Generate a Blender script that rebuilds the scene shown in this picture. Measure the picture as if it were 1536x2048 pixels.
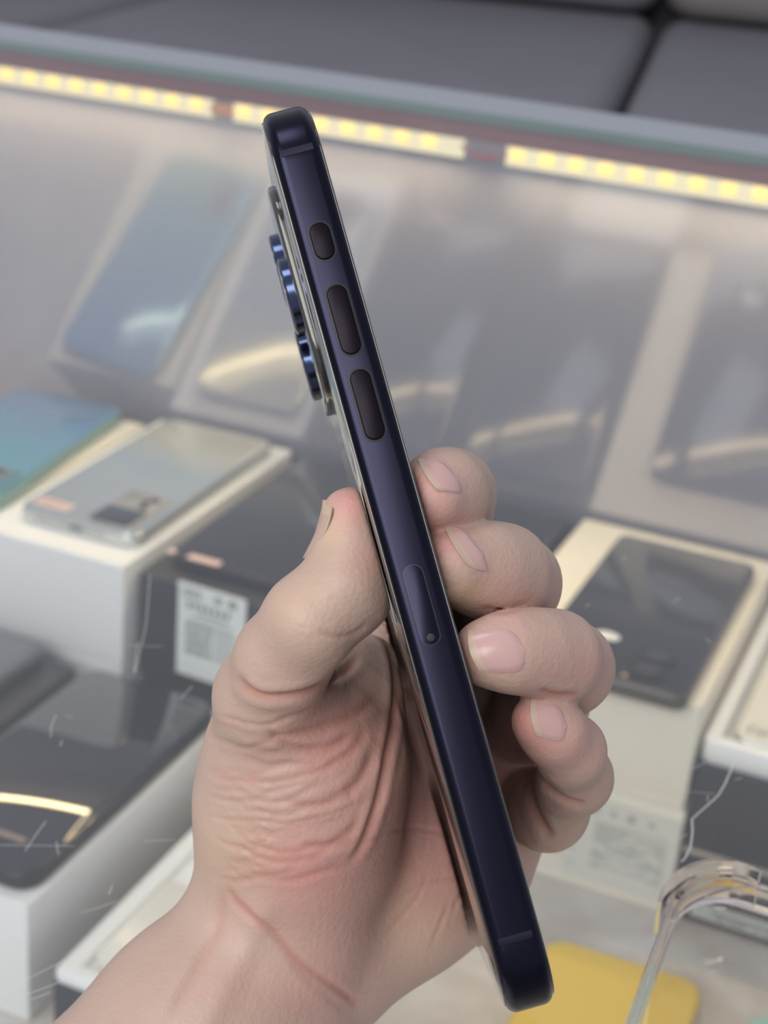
import bpy, bmesh, math, random
import numpy as np
from mathutils import Vector, Matrix
random.seed(7); np.random.seed(7)
SC = bpy.context.scene
for o in list(bpy.data.objects): bpy.data.objects.remove(o)
C = SC.collection
# ------------------------------------------------------------------ camera (units below: mm in the frame of the display case)
FPX = 3200.0
CR = Vector((0.91464348, 0.39685343, 0.07703677)); CD = Vector((0.22490767, -0.34118212, -0.91269453)); CF = Vector((-0.33592238, 0.85211626, -0.40131538))
H0 = 750.0                                   # camera height above the floor
cam = bpy.data.cameras.new('camera'); co = bpy.data.objects.new('camera', cam); C.objects.link(co)
m = Matrix(((CR.x, -CD.x, -CF.x, 0), (CR.y, -CD.y, -CF.y, 0), (CR.z, -CD.z, -CF.z, H0/1000), (0, 0, 0, 1)))
co.matrix_world = m
cam.sensor_fit = 'VERTICAL'; cam.sensor_height = 36.0; cam.sensor_width = 27.0
cam.lens = FPX/2048*36.0; cam.clip_start = 0.01; cam.clip_end = 60
cam.dof.use_dof = True; cam.dof.focus_distance = 0.282; cam.dof.aperture_fstop = 22.0
SC.camera = co
# ------------------------------------------------------------------ world, light, exposure
w = bpy.data.worlds.new('world'); SC.world = w; w.use_nodes = True
bg = w.node_tree.nodes['Background']; bg.inputs[0].default_value = (0.84, 0.87, 1.0, 1); bg.inputs[1].default_value = 0.56
def area(name, loc, target, sx, sy, power, col):
    l = bpy.data.lights.new(name, 'AREA'); l.shape = 'RECTANGLE'; l.size = sx; l.size_y = sy; l.energy = power; l.color = col
    o = bpy.data.objects.new(name, l); C.objects.link(o); o.location = loc
    o.rotation_euler = (Vector(target)-Vector(loc)).to_track_quat('-Z', 'Y').to_euler(); return o
area('front_fill_light', (-0.35, -1.8, 2.0), (-0.1, 0.3, 0.5), 2.2, 1.4, 58, (1.0, 0.97, 0.94))  # broad soft fill added behind the camera to brighten the hand; no window there
area('ceiling_light', (-0.72, 0.0, 2.45), (-0.1, 0.35, 0.5), 0.6, 0.5, 5, (0.95, 0.97, 1.0))
SC.view_settings.view_transform = 'Standard'; SC.view_settings.look = 'None'
SC.view_settings.gamma = 1.0; SC.view_settings.use_curve_mapping = False; SC.view_settings.exposure = 0.0

# ------------------------------------------------------------------ geometry helpers
def ray(px, py):
    return CR*((px-768)/FPX) + CD*((py-1024)/FPX) + CF
def onz(px, py, z):
    d = ray(px, py); return d*(z/d.z)
def onY(px, py, y):
    d = ray(px, py); return d*(y/d.y)
def W(v): return Vector((v[0]/1000, v[1]/1000, (v[2]+H0)/1000))
GZ, GY, GS = -124.0, 735.0, 0.27               # counter glass: z = GZ + (y-GY)*GS
def glass_z(y): return GZ+(y-GY)*GS
def onglass(px, py, lift=0.0):
    d = ray(px, py); k = (GZ+lift-GY*GS)/(d.z-GS*d.y); return d*k

def mesh(name, V, F, smooth=True, angle=35):
    me = bpy.data.meshes.new(name)
    me.from_pydata([tuple(v) for v in V], [], [tuple(f) for f in F]); me.update()
    if smooth:
        me.polygons.foreach_set('use_smooth', [True]*len(me.polygons))
        if angle: me.set_sharp_from_angle(angle=math.radians(angle))
    return me
def thing(name, label, cat, base=(0, 0, 0), rz=0.0, group=None, mat4=None):
    o = bpy.data.objects.new(name, None); C.objects.link(o); o.empty_display_size = 0.01
    o.location = W(base); o.rotation_euler = (0, 0, rz)
    if mat4 is not None: o.matrix_world = mat4
    o['label'] = label; o['category'] = cat
    if group: o['group'] = group
    return o
def part(name, me, mt, parent=None, label=None, loc=None, rot=None, kind=None):
    """mesh data in mm of the parent's frame, loc in mm too"""
    me.transform(Matrix.Scale(0.001, 4)) if not me.get('scaled') else None
    me['scaled'] = 1
    o = bpy.data.objects.new(name, me); C.objects.link(o)
    if mt and not len(me.materials): me.materials.append(mt)
    if parent: o.parent = parent
    if loc is not None: o.location = Vector(loc)/1000
    if rot is not None: o.rotation_euler = rot
    if label: o['label'] = label
    if kind: o['kind'] = kind
    return o
def slab(w_, l_, t_, rc, re=0.0, n=6, m_=3, off=(0, 0, 0)):
    """rounded rectangle w x l, thickness t standing on z=0, corner radius rc, edge radius re; centred in x, y"""
    V, F = [], []
    lay = [(re*(1-math.sin(a)), re*(1-math.cos(a))) for a in [math.pi/2*i/m_ for i in range(m_+1)]] if re > 0 else [(0, 0)]
    # lay: (inset?, height)
    prof = []
    if re > 0:
        for i in range(m_+1):
            a = math.pi/2*i/m_; prof.append((re*(1-math.sin(a)), re*(1-math.cos(a))))
        top = [(x, t_-z) for x, z in reversed(prof)]; prof += top
    else: prof = [(0, 0), (0, t_)]
    for ins, z in prof:
        for q, (sx, sy) in enumerate(((1, 1), (-1, 1), (-1, -1), (1, -1))):
            cx, cy = sx*(w_/2-rc), sy*(l_/2-rc); r = max(rc-ins, 0.001)
            if rc < ins: cx, cy = sx*(w_/2-ins), sy*(l_/2-ins)
            for k in range(n+1):
                a = math.pi/2*(q+k/n); V.append((cx+r*math.cos(a)+off[0], cy+r*math.sin(a)+off[1], z+off[2]))
    N = 4*(n+1)
    for j in range(len(prof)-1):
        for i in range(N):
            F.append((j*N+i, j*N+(i+1) % N, (j+1)*N+(i+1) % N, (j+1)*N+i))
    F.append(tuple(reversed(range(N)))); F.append(tuple((len(prof)-1)*N+i for i in range(N)))
    return V, F
def slabm(name, *a, **k):
    ang = k.pop('angle', 40); V, F = slab(*a, **k); return mesh(name, V, F, True, ang)
def boxm(name, x0, x1, y0, y1, z0, z1, bev=0.0):
    if bev > 0:
        V, F = slab(x1-x0, y1-y0, z1-z0, bev*1.01, bev, n=2, m_=2, off=((x0+x1)/2, (y0+y1)/2, z0)); return mesh(name, V, F, True, 50)
    V = [(x, y, z) for z in (z0, z1) for x, y in ((x0, y0), (x1, y0), (x1, y1), (x0, y1))]
    F = [(3, 2, 1, 0), (4, 5, 6, 7), (0, 1, 5, 4), (1, 2, 6, 5), (2, 3, 7, 6), (3, 0, 4, 7)]
    return mesh(name, V, F, False)
def lathe(name, prof, n=32, off=(0, 0, 0), sx=1.0):
    V, F = [], []
    for r, z in prof:
        for i in range(n):
            a = 2*math.pi*i/n; V.append((off[0]+r*sx*math.cos(a), off[1]+r*math.sin(a), off[2]+z))
    for j in range(len(prof)-1):
        for i in range(n): F.append((j*n+i, j*n+(i+1) % n, (j+1)*n+(i+1) % n, (j+1)*n+i))
    F.append(tuple(reversed(range(n)))); F.append(tuple((len(prof)-1)*n+i for i in range(n)))
    return mesh(name, V, F, True, 40)
def frame_ring(name, w_, l_, h_, rc, wall, re=0.4):
    """open rounded-rectangle rim"""
    V, F = [], []; n = 8; rings = [(0, re), (re, 0), (wall-re, 0), (wall, re), (wall, h_-re), (wall-re, h_), (re, h_), (0, h_-re)]
    for ins, z in rings:
        for q, (sx, sy) in enumerate(((1, 1), (-1, 1), (-1, -1), (1, -1))):
            for k in range(n+1):
                a = math.pi/2*(q+k/n); r = max(rc-ins, 1.0) if ins > 0.5*wall else rc-ins; q_ = max(rc, ins+1.0) if ins > 0.5*wall else rc
                V.append((sx*(w_/2-q_)+r*math.cos(a), sy*(l_/2-q_)+r*math.sin(a), z))
    N = 4*(n+1); R_ = len(rings)
    for j in range(R_):
        for i in range(N): F.append((j*N+(i+1) % N, j*N+i, ((j+1) % R_)*N+i, ((j+1) % R_)*N+(i+1) % N))
    return mesh(name, V, F, True, 50)
def join(name, parts, smooth=True, angle=40):
    V, F = [], []
    for v, f in parts:
        b = len(V); V += list(v); F += [tuple(i+b for i in q) for q in f]
    return mesh(name, V, F, smooth, angle)

# ------------------------------------------------------------------ materials
MATS = {}
def mat(name, col=(0.5, 0.5, 0.5), rough=0.5, metal=0.0, spec=0.5, coat=0.0, emis=None, es=0.0, bump=0.0, bscale=800.0, var=0.0, vscale=60.0, alpha=None, trans=0.0, ior=1.45):
    if name in MATS: return MATS[name]
    M = bpy.data.materials.new(name); M.use_nodes = True; nt = M.node_tree; b = nt.nodes['Principled BSDF']
    b.inputs['Base Color'].default_value = (*col, 1); b.inputs['Roughness'].default_value = rough; b.inputs['Metallic'].default_value = metal
    b.inputs['Specular IOR Level'].default_value = spec; b.inputs['Coat Weight'].default_value = coat; b.inputs['Coat Roughness'].default_value = 0.05
    b.inputs['Transmission Weight'].default_value = trans; b.inputs['IOR'].default_value = ior
    if emis: b.inputs['Emission Color'].default_value = (*emis, 1); b.inputs['Emission Strength'].default_value = es
    tc = nt.nodes.new('ShaderNodeTexCoord')
    if var > 0:
        n = nt.nodes.new('ShaderNodeTexNoise'); n.inputs['Scale'].default_value = vscale; n.inputs['Detail'].default_value = 4
        nt.links.new(tc.outputs['Object'], n.inputs['Vector'])
        mx = nt.nodes.new('ShaderNodeMixRGB'); mx.inputs[1].default_value = (*[c*(1-var) for c in col], 1); mx.inputs[2].default_value = (*[min(1, c*(1+var)) for c in col], 1)
        nt.links.new(n.outputs['Fac'], mx.inputs[0]); nt.links.new(mx.outputs[0], b.inputs['Base Color'])
    if bump > 0:
        n = nt.nodes.new('ShaderNodeTexNoise'); n.inputs['Scale'].default_value = bscale; n.inputs['Detail'].default_value = 3
        nt.links.new(tc.outputs['Object'], n.inputs['Vector'])
        bp = nt.nodes.new('ShaderNodeBump'); bp.inputs['Strength'].default_value = bump; bp.inputs['Distance'].default_value = 0.0005
        nt.links.new(n.outputs['Fac'], bp.inputs['Height']); nt.links.new(bp.outputs[0], b.inputs['Normal'])
    MATS[name] = M; return M
def glassmat(name, tint=(1, 1, 1), ior=1.5, gl=(1, 1, 1), rough=0.0, haze=0.0, hcol=(.6, .62, .62)):
    """thin clear sheet: Fresnel mix of a transparent and a mirror lobe, with an optional noise-varied diffuse share"""
    M = bpy.data.materials.new(name); M.use_nodes = True; nt = M.node_tree; nt.nodes.clear()
    out = nt.nodes.new('ShaderNodeOutputMaterial'); tr = nt.nodes.new('ShaderNodeBsdfTransparent'); g = nt.nodes.new('ShaderNodeBsdfGlossy')
    fr = nt.nodes.new('ShaderNodeFresnel'); mx = nt.nodes.new('ShaderNodeMixShader')
    tr.inputs[0].default_value = (*tint, 1); g.inputs[0].default_value = (*gl, 1); g.inputs['Roughness'].default_value = rough; fr.inputs[0].default_value = ior
    # the same reflectance from both sides of the sheet
    geo = nt.nodes.new('ShaderNodeNewGeometry'); inv = nt.nodes.new('ShaderNodeMath'); inv.operation = 'DIVIDE'; inv.inputs[0].default_value = 1.0; inv.inputs[1].default_value = ior
    sel = nt.nodes.new('ShaderNodeMix'); sel.data_type = 'FLOAT'; sel.inputs[2].default_value = ior; sel.inputs[3].default_value = ior
    sel.inputs[3].default_value = 1.0/ior; nt.links.new(geo.outputs['Backfacing'], sel.inputs[0]); nt.links.new(sel.outputs[0], fr.inputs[0]); nt.nodes.remove(inv)
    nt.links.new(fr.outputs[0], mx.inputs[0]); nt.links.new(tr.outputs[0], mx.inputs[1]); nt.links.new(g.outputs[0], mx.inputs[2])
    last = mx
    if haze > 0:
        df = nt.nodes.new('ShaderNodeBsdfDiffuse'); df.inputs[0].default_value = (*hcol, 1); m2 = nt.nodes.new('ShaderNodeMixShader')
        tc = nt.nodes.new('ShaderNodeTexCoord'); n = nt.nodes.new('ShaderNodeTexNoise'); n.inputs['Scale'].default_value = 9; n.inputs['Detail'].default_value = 6
        mp = nt.nodes.new('ShaderNodeMapRange'); mp.inputs[1].default_value = 0.3; mp.inputs[2].default_value = 0.7; mp.inputs[3].default_value = haze*0.6; mp.inputs[4].default_value = haze*1.4
        nt.links.new(tc.outputs['Object'], n.inputs[0]); nt.links.new(n.outputs[0], mp.inputs[0]); nt.links.new(mp.outputs[0], m2.inputs[0])
        nt.links.new(mx.outputs[0], m2.inputs[1]); nt.links.new(df.outputs[0], m2.inputs[2]); last = m2
    nt.links.new(last.outputs[0], out.inputs[0]); MATS[name] = M; return M
def mirrormat():  # grey diffuse share paints in haze of room reflections in the top glass
    M = bpy.data.materials.new('painted_haze_mirror'); M.use_nodes = True; nt = M.node_tree; nt.nodes.clear()
    out = nt.nodes.new('ShaderNodeOutputMaterial'); g = nt.nodes.new('ShaderNodeBsdfGlossy'); d = nt.nodes.new('ShaderNodeBsdfDiffuse'); mx = nt.nodes.new('ShaderNodeMixShader')
    g.inputs[0].default_value = (0.82, 0.82, 0.86, 1); g.inputs['Roughness'].default_value = 0.11; d.inputs[0].default_value = (0.35, 0.35, 0.42, 1); mx.inputs[0].default_value = 0.34
    nt.links.new(d.outputs[0], mx.inputs[1]); nt.links.new(g.outputs[0], mx.inputs[2]); nt.links.new(mx.outputs[0], out.inputs[0]); MATS['painted_haze_mirror'] = M; return M
def gradmat(name, stops, axis=1, rough=0.12, metal=0.3, coat=0.6, lo=-0.08, hi=0.08):
    """pearl phone back whose base colour changes from one end to the other"""
    M = mat(name, (0.5, 0.5, 0.5), rough, metal, 0.5, coat); nt = M.node_tree; b = nt.nodes['Principled BSDF']
    tc = nt.nodes.new('ShaderNodeTexCoord'); sp = nt.nodes.new('ShaderNodeSeparateXYZ'); mp = nt.nodes.new('ShaderNodeMapRange'); cr = nt.nodes.new('ShaderNodeValToRGB')
    mp.inputs[1].default_value = lo; mp.inputs[2].default_value = hi
    nt.links.new(tc.outputs['Object'], sp.inputs[0]); nt.links.new(sp.outputs[axis], mp.inputs[0]); nt.links.new(mp.outputs[0], cr.inputs[0]); nt.links.new(cr.outputs[0], b.inputs['Base Color'])
    e = cr.color_ramp.elements; e[0].position = stops[0][0]; e[0].color = (*stops[0][1], 1); e[1].position = stops[-1][0]; e[1].color = (*stops[-1][1], 1)
    for p_, c_ in stops[1:-1]: x = e.new(p_); x.color = (*c_, 1)
    return M
WHITE = mat('white_card', (0.84, 0.85, 0.84), 0.45, bump=0.05, var=0.03); CREAM = mat('cream_card', (0.80, 0.755, 0.64), 0.5, var=0.04)
BLACKC = mat('black_card', (0.022, 0.023, 0.028), 0.42, var=0.25, vscale=25); GLOSSB = mat('black_phone_glass', (0.012, 0.013, 0.018), 0.03, coat=1.0)
DARKF = mat('dark_frame', (0.03, 0.03, 0.035), 0.3, 0.6); PRINT = mat('grey_print', (0.12, 0.13, 0.14), 0.6); LABEL = mat('label_paper', (0.74, 0.77, 0.75), 0.5)
PINK = mat('pink_sticker', (0.75, 0.55, 0.50), 0.5); LENS = mat('lens_glass', (0.01, 0.01, 0.015), 0.03, coat=1.0)

# ------------------------------------------------------------------ the setting
BASEZ = -484.0
fl = part('floor', boxm('floor', -4000, 4000, -1500, 6000, -H0-20, -H0), mat('floor_tiles', (0.28, 0.27, 0.26), 0.35, var=0.1, vscale=4)); fl.location = (0, 0, H0/1000); fl['kind'] = 'structure'
wb = part('wall_back', boxm('wall_back', -4000, 4000, 6000, 6100, -H0, 2000), mat('grey_wall', (0.62, 0.63, 0.66), 0.7, var=0.04, vscale=3)); wb.location = (0, 0, H0/1000); wb['kind'] = 'structure'
BASES = {}
def put(name, me, mt, parent, label=None, kind=None):
    """part whose mesh is given in case mm; moved into the frame of its thing"""
    me.transform(Matrix.Translation(-BASES[parent.name])); return part(name, me, mt, parent, label, kind=kind)
def thing_at(name, label, cat, base, group=None):
    o = thing(name, label, cat, base, 0, group); BASES[o.name] = Vector(base); return o

# display case ---------------------------------------------------------------
def paper():
    M = mat('marbled_paper', (0.6, 0.57, 0.52), 0.6); nt = M.node_tree; b = nt.nodes['Principled BSDF']
    tc = nt.nodes.new('ShaderNodeTexCoord'); n = nt.nodes.new('ShaderNodeTexNoise'); n.inputs['Scale'].default_value = 22; n.inputs['Detail'].default_value = 6; n.inputs['Distortion'].default_value = 1.2
    cr = nt.nodes.new('ShaderNodeValToRGB'); e = cr.color_ramp.elements; e[0].position = 0.3; e[0].color = (0.46, 0.40, 0.34, 1); e[1].position = 0.7; e[1].color = (0.66, 0.62, 0.57, 1)
    nt.links.new(tc.outputs['Object'], n.inputs[0]); nt.links.new(n.outputs[0], cr.inputs[0]); nt.links.new(cr.outputs[0], b.inputs['Base Color']); return M
case = thing_at('display_case', 'low glass topped display counter with mirrored back, full of boxed phones', 'display case', (-300, 400, -H0))
put('base_panel', boxm('base_panel', -900, 300, 120, 900, BASEZ-8, BASEZ-0.3), paper(), case, 'pale marbled paper lining on the case bottom')
put('cabinet', boxm('cabinet', -900, 300, 120, 900, -H0, BASEZ-8, 3), mat('dark_laminate', (0.10, 0.09, 0.09), 0.4), case)
def sloped(name, x0, x1, y0, y1, lo, hi):
    V = [(x, y, glass_z(y)+z) for z in (lo, hi) for x, y in ((x0, y0), (x1, y0), (x1, y1), (x0, y1))]
    return mesh(name, V, [(3, 2, 1, 0), (4, 5, 6, 7)], False), mesh(name+'_edge', V, [(0, 1, 5, 4), (1, 2, 6, 5), (2, 3, 7, 6), (3, 0, 4, 7)], False)
g1, g2 = sloped('top_glass', -900, 300, 60, 743, -12.5, 0)
put('top_glass', g1, glassmat('counter_glass', (0.95, 0.96, 0.96), 1.55, haze=0.022), case, 'clear glass top with fine scratches')
put('glass_edge', g2, mat('grey_glass_edge', (0.27, 0.29, 0.34), 0.25, coat=0.5), case, 'grey cut edge of the glass top')
put('green_edge', boxm('green_edge', -900, 300, 743.1, 746, glass_z(743)-13, glass_z(743)-9.0), mat('green_glass', (0.10, 0.17, 0.15), 0.3), case, 'thin green lower edge of the glass')
put('green_edge', mesh('green_edge', [(-900, 742.8, glass_z(743)-12.4), (300, 742.8, glass_z(743)-12.4), (300, 742.8, glass_z(743)-8.6), (-900, 742.8, glass_z(743)-8.6)], [(0, 1, 2, 3)], False), mat('green_glass'), case)
BE, OFF = math.radians(22.657), 632.5
def mirY(z): return (OFF-z*math.sin(BE))/math.cos(BE)
def leaning(name, x0, x1, z0, z1, t0, t1):
    V = [(x, mirY(z)+t, z) for t in (t0, t1) for x, z in ((x0, z0), (x1, z0), (x1, z1), (x0, z1))]
    return mesh(name, V, [(0, 1, 2, 3), (7, 6, 5, 4), (0, 4, 5, 1), (1, 5, 6, 2), (2, 6, 7, 3), (3, 7, 4, 0)], False)
mirrormat()
put('mirror_back', leaning('mirror_back', -900, 300, BASEZ, -144.5, 0, 5), MATS['painted_haze_mirror'], case, 'mirrored back panel leaning forward, with painted haze of the top glass')
put('red_trim', leaning('red_trim', -900, 300, -144, -136.5, -1, 8), mat('dull_red_plastic', (0.17, 0.035, 0.045), 0.5, var=0.1), case, 'dull red strip above the lights')
# scratches in the glass: hair-thin slivers lying on it
def ribbons(name, lines, wid, plane=lambda p: onglass(*p, 0.05)):
    V, F = [], []
    for ln in lines:
        wd = wid
        if isinstance(ln, tuple): ln, wd = ln
        P3 = [plane(p) for p in ln]
        for i in range(len(P3)-1):
            a, b = P3[i], P3[i+1]; d = (b-a).normalized(); s = d.cross(Vector((0, 0, 1))).normalized()*wd/2; k = len(V)
            V += [a-s, b-s, b+s, a+s]; F.append((k, k+1, k+2, k+3))
    return mesh(name, V, F, False)
scr = [([(1470, 1510), (1462, 1540), (1450, 1568), (1437, 1590), (1418, 1608), (1395, 1628), (1384, 1638)], 0.35), ([(1384, 1638), (1385, 1665), (1381, 1695), (1371, 1715), (1362, 1724)], 0.4),
       [(1260, 1576), (1350, 1580), (1430, 1588)], [(1300, 1573), (1345, 1557), (1410, 1525)], [(1345, 1686), (1375, 1668)], [(1415, 1590), (1416, 1604)], [(1470, 1560), (1484, 1555)],
       [(0, 1993), (60, 1955), (120, 1925), (190, 1900), (235, 1885)], [(50, 1990), (110, 1968), (180, 1942)], [(62, 2000), (100, 1985)], [(160, 1825), (190, 1818), (232, 1803)], [(290, 1682), (350, 1679)], [(218, 1790), (224, 1770)],
       [(0, 1690), (70, 1691), (150, 1692)], [(50, 1702), (75, 1665), (92, 1642)], [(113, 1683), (115, 1700), (118, 1710)], [(112, 1430), (103, 1450), (101, 1475)], [(130, 1430), (145, 1434)], [(120, 1493), (124, 1480)], [(275, 1285), (268, 1345)], [(255, 1291), (325, 1293)],
       [(360, 1398), (385, 1372)], [(730, 300), (775, 285), (800, 272)], [(1245, 1120), (1250, 1112)], [(1170, 1215), (1180, 1207)], [(1345, 1205), (1360, 1195)], [(1410, 1275), (1422, 1285)], [(300, 1150), (292, 1250), (270, 1345)]]
put('scratches', ribbons('scratches', scr, 0.14), mat('scratch_white', (0.62, 0.62, 0.60), 0.6), case, 'pale scratches on the glass top', 'stuff')

# LED strips -----------------------------------------------------------------
LEDW = mat('strip_white', (0.5, 0.48, 0.40), 0.6, emis=(0.95, 0.80, 0.42), es=0.75)  # board given its own glow for the diode light that falls on it
LEDE = mat('led_amber', (1, 0.8, 0.4), 0.4, emis=(1.0, 0.60, 0.06), es=1.25)
def led_strip(x0, x1, label, conn=None):
    zc = -149.5; yb = mirY(zc)-1.2; t = thing_at('led_strip', label, 'light strip', ((x0+x1)/2, yb, zc-5), 'strips of warm lights along the back of the case')
    put('circuit_strip', boxm('circuit_strip', x0, x1, yb-1.2, yb, zc-4.6, zc+4.6), LEDW, t)
    k = x0+6
    while k < x1-4:
        me = boxm('diode', k-3.4, k+3.4, yb-3.2, yb-1.2, zc-1.4, zc+4.0, 0.5); put('diode', me, LEDE, t); k += 14.8
    if conn:
        V, F = [], []; n = 14
        for i in range(n+1):
            a = math.pi*i/n; cx = x1+11-11*math.cos(a); cz = zc-4.0*math.sin(a)+2
            for j in range(6):
                b = 2*math.pi*j/6; V.append((cx+1.3*math.cos(b)*math.cos(a), yb-3+1.3*math.sin(b), cz-1.3*math.cos(b)*math.sin(a)))
        for i in range(n):
            for j in range(6): F.append((i*6+j, i*6+(j+1) % 6, (i+1)*6+(j+1) % 6, (i+1)*6+j))
        put('wire', mesh('wire', V, F), mat('red_wire', (0.45, 0.04, 0.06), 0.4), t, 'red wire loop')
    else:
        put('connector', boxm('connector', x1, x1+12, yb-4, yb, zc-2.5, zc+3.5, 0.6), mat('orange_copper', (0.65, 0.28, 0.12), 0.4), t, 'small copper coloured connector')
    L = bpy.data.lights.new('led_light', 'AREA'); L.shape = 'RECTANGLE'; L.size = (x1-x0)/1000; L.size_y = 0.008; L.energy = 0.16*(x1-x0)/140; L.color = (1.0, 0.76, 0.42)
    o = bpy.data.objects.new('led_light', L); C.objects.link(o); o.parent = t; o.location = (0, -0.010, -0.002); o.rotation_euler = Vector((0, -0.12, -1)).to_track_quat('-Z', 'Y').to_euler()
    return t
led_strip(-690, -408, 'warm yellow light strip, leftmost of the three at the back of the case')
led_strip(-396, -268, 'warm yellow light strip behind the top of the held phone, the middle of three', True)
led_strip(-246, 60, 'warm yellow light strip, rightmost of the three at the back of the case')

# boxes and phones in the case ----------------------------------------------
def retail_box(label, x0, x1, y0, y1, z0, z1, mt, group=None, seam=6.0, rz=0.0, lidm=None):
    cx, cy = (x0+x1)/2, (y0+y1)/2; t = thing('phone_box', label, 'box', (cx, cy, z0), rz, group); w_, l_, h_ = x1-x0, y1-y0, z1-z0
    part('box_base', slabm('box_base', w_-1.2, l_-1.2, seam+2, 1.0, 0.4, n=2, m_=2), mt, t)
    part('box_lid', slabm('box_lid', w_, l_, h_-seam, 1.2, 0.8, n=3, m_=3, off=(0, 0, seam)), lidm or mt, t)
    return t
def lying_phone(label, cx, cy, z, w_, l_, th, back, side, rz=0.0, rc=9.0, re=2.2, name='smartphone', group=None, lip=0.5):
    t = thing(name, label, 'phone', (cx, cy, z), rz, group)
    part('body', slabm('body', w_, l_, th, rc, re, n=8, m_=5), side, t)
    part('glass_panel', slabm('glass_panel', w_-2*re*lip, l_-2*re*lip, 0.5, rc-re*lip, 0.25, n=8, m_=2, off=(0, 0, th-0.25)), back, t)
    return t
def disc(name, r, h, x, y, z, mt, parent, label=None, n=28, re=0.3):
    return part(name, lathe(name, [(r-re, 0), (r, re), (r, h-re), (r-re, h)], n, (x, y, z)), mt, parent, label)
def plate(name, w_, l_, h_, rc, x, y, z, mt, parent, label=None, re=0.3, kind=None):
    return part(name, slabm(name, w_, l_, h_, rc, min(re, h_/2.1), n=5, m_=2, off=(x, y, z)), mt, parent, label, kind=kind)
def rows(name, x0, x1, y0, y1, n, z, parent, mt, seedn=1, gap=0.45, vertical=False, label=None):
    """rows of tiny printed marks too blurred to read, as raised ink: one object"""
    rnd = random.Random(seedn); parts_ = []; h = (y1-y0)/n
    for r in range(n):
        x = x0; yb = y0+r*h
        while x < x1:
            wd = rnd.uniform(0.35, 1.1)*h; e = min(x+wd, x1)
            if rnd.random() > 0.18: parts_.append(([(x, yb, z), (e, yb, z), (e, yb+h*(1-gap), z), (x, yb+h*(1-gap), z)], [(0, 1, 2, 3)]))
            x = e+h*rnd.uniform(0.08, 0.25)
    return part(name, join(name, parts_, False), mt, parent, label, kind='stuff')

ZT = -366.0
# silver phone on the white box (left)
retail_box('white phone box at the bottom of the pair below the silver phone', -484, -393, 641, 832, BASEZ, -431.2, WHITE)
retail_box('white phone box directly under the silver phone', -485.5, -392, 637.5, 832, -431, ZT, WHITE)
silver = gradmat('silver_pearl', [(0.0, (0.36, 0.41, 0.46)), (0.55, (0.38, 0.46, 0.54)), (0.8, (0.58, 0.60, 0.52)), (1.0, (0.66, 0.66, 0.55))])  # base colour lighter and yellower towards the far end
sp = lying_phone('silver pearl phone lying face down on a white box', -434.3, 738, ZT, 75, 163, 8.3, silver, mat('silver_metal', (0.62, 0.64, 0.62), 0.18, 0.7), rz=0.01)
plate('camera_module', 27, 44, 1.4, 3, 17.5, -54, 8.3, mat('silver_module', (0.50, 0.47, 0.42), 0.2, 0.4, coat=1), sp, 'pale camera module')
md = [c for c in sp.children if c.name.startswith('camera_module')][0]
plate('lens_window', 24, 21, 0.5, 2, 16.5, -66, 9.7, mat('black_lens_window', (0.015, 0.016, 0.022), 0.05, coat=1), md, 'black main lens window')
for (lx, ly, lr) in ((22, -50, 2.6), (20, -43, 2.6), (23, -38, 2.8)): disc('lens', lr, 0.6, lx, ly, 9.7, LENS, md)
plate('sticker', 22, 9.5, 0.12, 1, -22, -69, 8.56, PINK, sp, 'pale pink sticker'); rows('sticker_print', -32, -13, -72.5, -66, 3, 8.72, sp, mat('pink_print', (0.45, 0.28, 0.25), 0.6), 3)
part('speaker_slots', join('speaker_slots', [slab(1.6, 0.5, 1.6, 0.5, 0, n=3, off=(x, -81.45, 3.6)) for x in np.arange(-24, 18, 3.4)]), mat('slot_dark', (0.1, 0.1, 0.1), 0.5), sp, kind='stuff')
part('charging_port', slabm('charging_port', 9, 0.5, 2.6, 0.2, 0, off=(0, -81.5, 3)), mat('slot_dark'), sp)
# blue phone on the cream box (far left)
retail_box('white phone box below the cream box at the far left', -584, -489, 642, 815, BASEZ, -431.2, WHITE)
retail_box('cream phone box under the blue phone at the far left', -586, -489, 638, 818, -431, ZT, CREAM)
blue = gradmat('blue_pearl', [(0.0, (0.13, 0.40, 0.36)), (0.4, (0.13, 0.36, 0.50)), (1.0, (0.15, 0.32, 0.56))], hi=0.05)
bp_ = lying_phone('blue phone with teal lower end lying face down on the cream box', -531, 733, ZT, 76, 163, 8.3, blue, mat('teal_side', (0.20, 0.36, 0.30), 0.2, 0.4), rz=0.115)
cm = plate('camera_module', 26, 34, 1.2, 8, 22, -58, 8.3, mat('teal_module', (0.10, 0.27, 0.36), 0.1, 0.3, coat=1), bp_, 'rounded teal camera module')
disc('lens', 7.5, 1.4, 20, -52, 9.5, mat('lens_ring_silver', (0.5, 0.5, 0.5), 0.2, 0.8), cm); disc('lens', 5.2, 0.4, 20, -52, 10.9, LENS, cm); disc('lens', 5, 1.0, 22, -66, 9.5, LENS, cm)
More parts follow.
